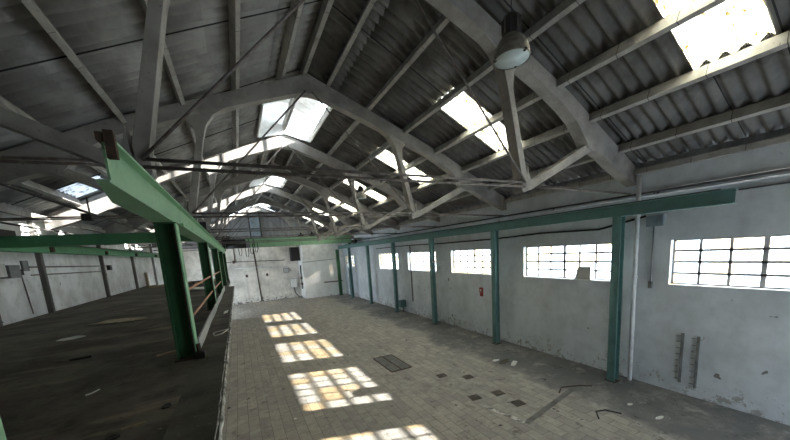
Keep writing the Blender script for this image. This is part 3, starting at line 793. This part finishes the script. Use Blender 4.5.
tag(wr.build('wire_loop', M['paper']), 'white loop of wire lying on the platform lip', 'wire')
cl = thing('clamp_block', (-.72, 5.95, ZU), 'greasy black clamp with a steel pin at the near end of the kick board', 'clamp')
MB().box(-.78, -.62, 5.50, 5.72, ZU, ZU+.10).build('block', M['black'], cl, .015)
MB().tube([(-.70, 5.6, ZU+.1), (-.70, 5.6, ZU+.22)], .03, 8).build('pin', M['rust'], cl)
# planks and junk at the far end of the platform
for i, (x0, y0, x1, y1, m_, lab) in enumerate(((-5.6, 26.5, -3.2, 27.6, 'wood', 'bare plank on the rubbish heap at the far end of the platform, the longest'), (-4.9, 28.2, -2.2, 28.4, 'black', 'black plank behind the longest one on the far rubbish heap'), (-2.8, 26.2, -1.5, 27.9, 'rust_pipe', 'reddish plank at the column end of the far rubbish heap'), (-1.9, 28.6, -1.2, 28.7, 'wood', 'short bare plank farthest back on the rubbish heap'))):
    tag(MB().bar((x0, y0, ZU+.065), (x1, y1, ZU+.065), .3, .12).build('plank', M[m_]), lab, 'plank', 'planks at the platform end')
S('plaster_heap', ragged(-2.0, 20.5, .7, .5, 12), ZU, .06, M['paper'], 'heap of white plaster rubble on the platform behind the handrail', 'rubble', .08)
# lower floor
def plate(x0, x1, y0, y1, mat, label, name='floor_patch', cat='floor patch'):
    return tag(MB().box(x0, x1, y0, y1, -.002, .006).build(name, mat), label, cat)
hatch = thing('floor_hatch', (5.7, 12.1, 0), 'rectangular steel floor hatch beside the sunlit patches', 'hatch')
MB().box(5.15, 6.1, 11.1, 13.1, 0, .008).build('lid', M['trench'], hatch)
for x in (5.15, 5.62, 6.1): MB().box(x-.03, x+.03, 11.1, 13.1, 0, .014).build('edge_strip', M['rust'], hatch)
for y, h_ in ((11.1, .05), (13.1, .03)): MB().box(5.15, 6.1, y-h_, y+h_, 0, .012).build('cross_strip', M['rust'], hatch)
for i, (x, y, lab) in enumerate(((6.6, 9.6, 'dark worn block patch in the hall floor, farthest of the five near the trench'), (6.45, 7.5, 'dark worn block patch in the hall floor at the trench corner'), (7.35, 8.9, 'dark worn block patch behind the trench, nearer the windows'), (7.3, 7.3, 'dark worn block patch in the middle behind the trench'), (7.3, 6.45, 'dark worn block patch close to the trench bend'))):
    S('floor_patch', [(x-.2, y-.16), (x+.18, y-.2), (x+.22, y+.15), (x-.15, y+.2)], 0, .004, M['upper_floor'], lab, 'floor patch')
tr = thing('floor_trench', (7.5, 5.8, 0), 'shallow L-shaped trench cover with a white chipped edge on the hall floor', 'trench cover')
MB().bar((6.62, 5.55, .004), (9.6, 6.1, .004), .16, .012).build('cover_strip', M['trench'], tr)
MB().bar((6.30, 6.9, .004), (6.62, 5.6, .004), .14, .014).build('chipped_edge', M['edge'], tr)
S('plaster_chunk', ragged(9.75, 8.8, .26, .12, 9, .5), 0, .03, M['paper'], 'white plaster chunk on the hall floor near the second window-wall column', 'plaster', .02)
S('plaster_chunk', ragged(9.42, 9.5, .18, .10, 9), 0, .03, M['paper'], 'smaller white plaster chunk beside the bigger one near the column', 'plaster', .02)
S('dirt_pile', ragged(9.6, 9.2, .40, .15, 14, .4), 0, .004, M['upper_floor'], 'dark dirt under the two plaster chunks on the hall floor', 'dirt', .02)
S('paper_scrap', ragged(9.9, 4.55, .10, .06, 7), 0, .008, M['paper'], 'small white scrap on the hall floor near the nearest window-wall column', 'paper', .01)
S('paper_scrap', ragged(9.75, 3.75, .16, .06, 7), 0, .008, M['paper'], 'white torn scrap on the hall floor below the peg racks', 'paper', .01)
S('paper_scrap', ragged(1.0, 9.6, .06, .06, 7), 0, .008, M['paper'], 'tiny white scrap on the hall floor close to the platform', 'paper', .01)
wire = MB().tube([(8.9, 6.15, .015), (9.3, 6.35, .02), (9.9, 6.1, .015), (10.2, 5.85, .015)], .02, 6)
tag(wire.build('bent_rod', M['rust']), 'bent rusty rod lying on the hall floor behind the trench', 'rod')
wire = MB().tube([(8.4, 4.6, .015), (8.7, 4.85, .02), (9.0, 4.75, .015), (9.15, 4.4, .015)], .02, 6)
tag(wire.build('bent_rod', M['black']), 'curled black rod on the hall floor in front of the nearest window-wall column', 'rod')

for o in bpy.data.objects:
    if '_o' in o: del o['_o']
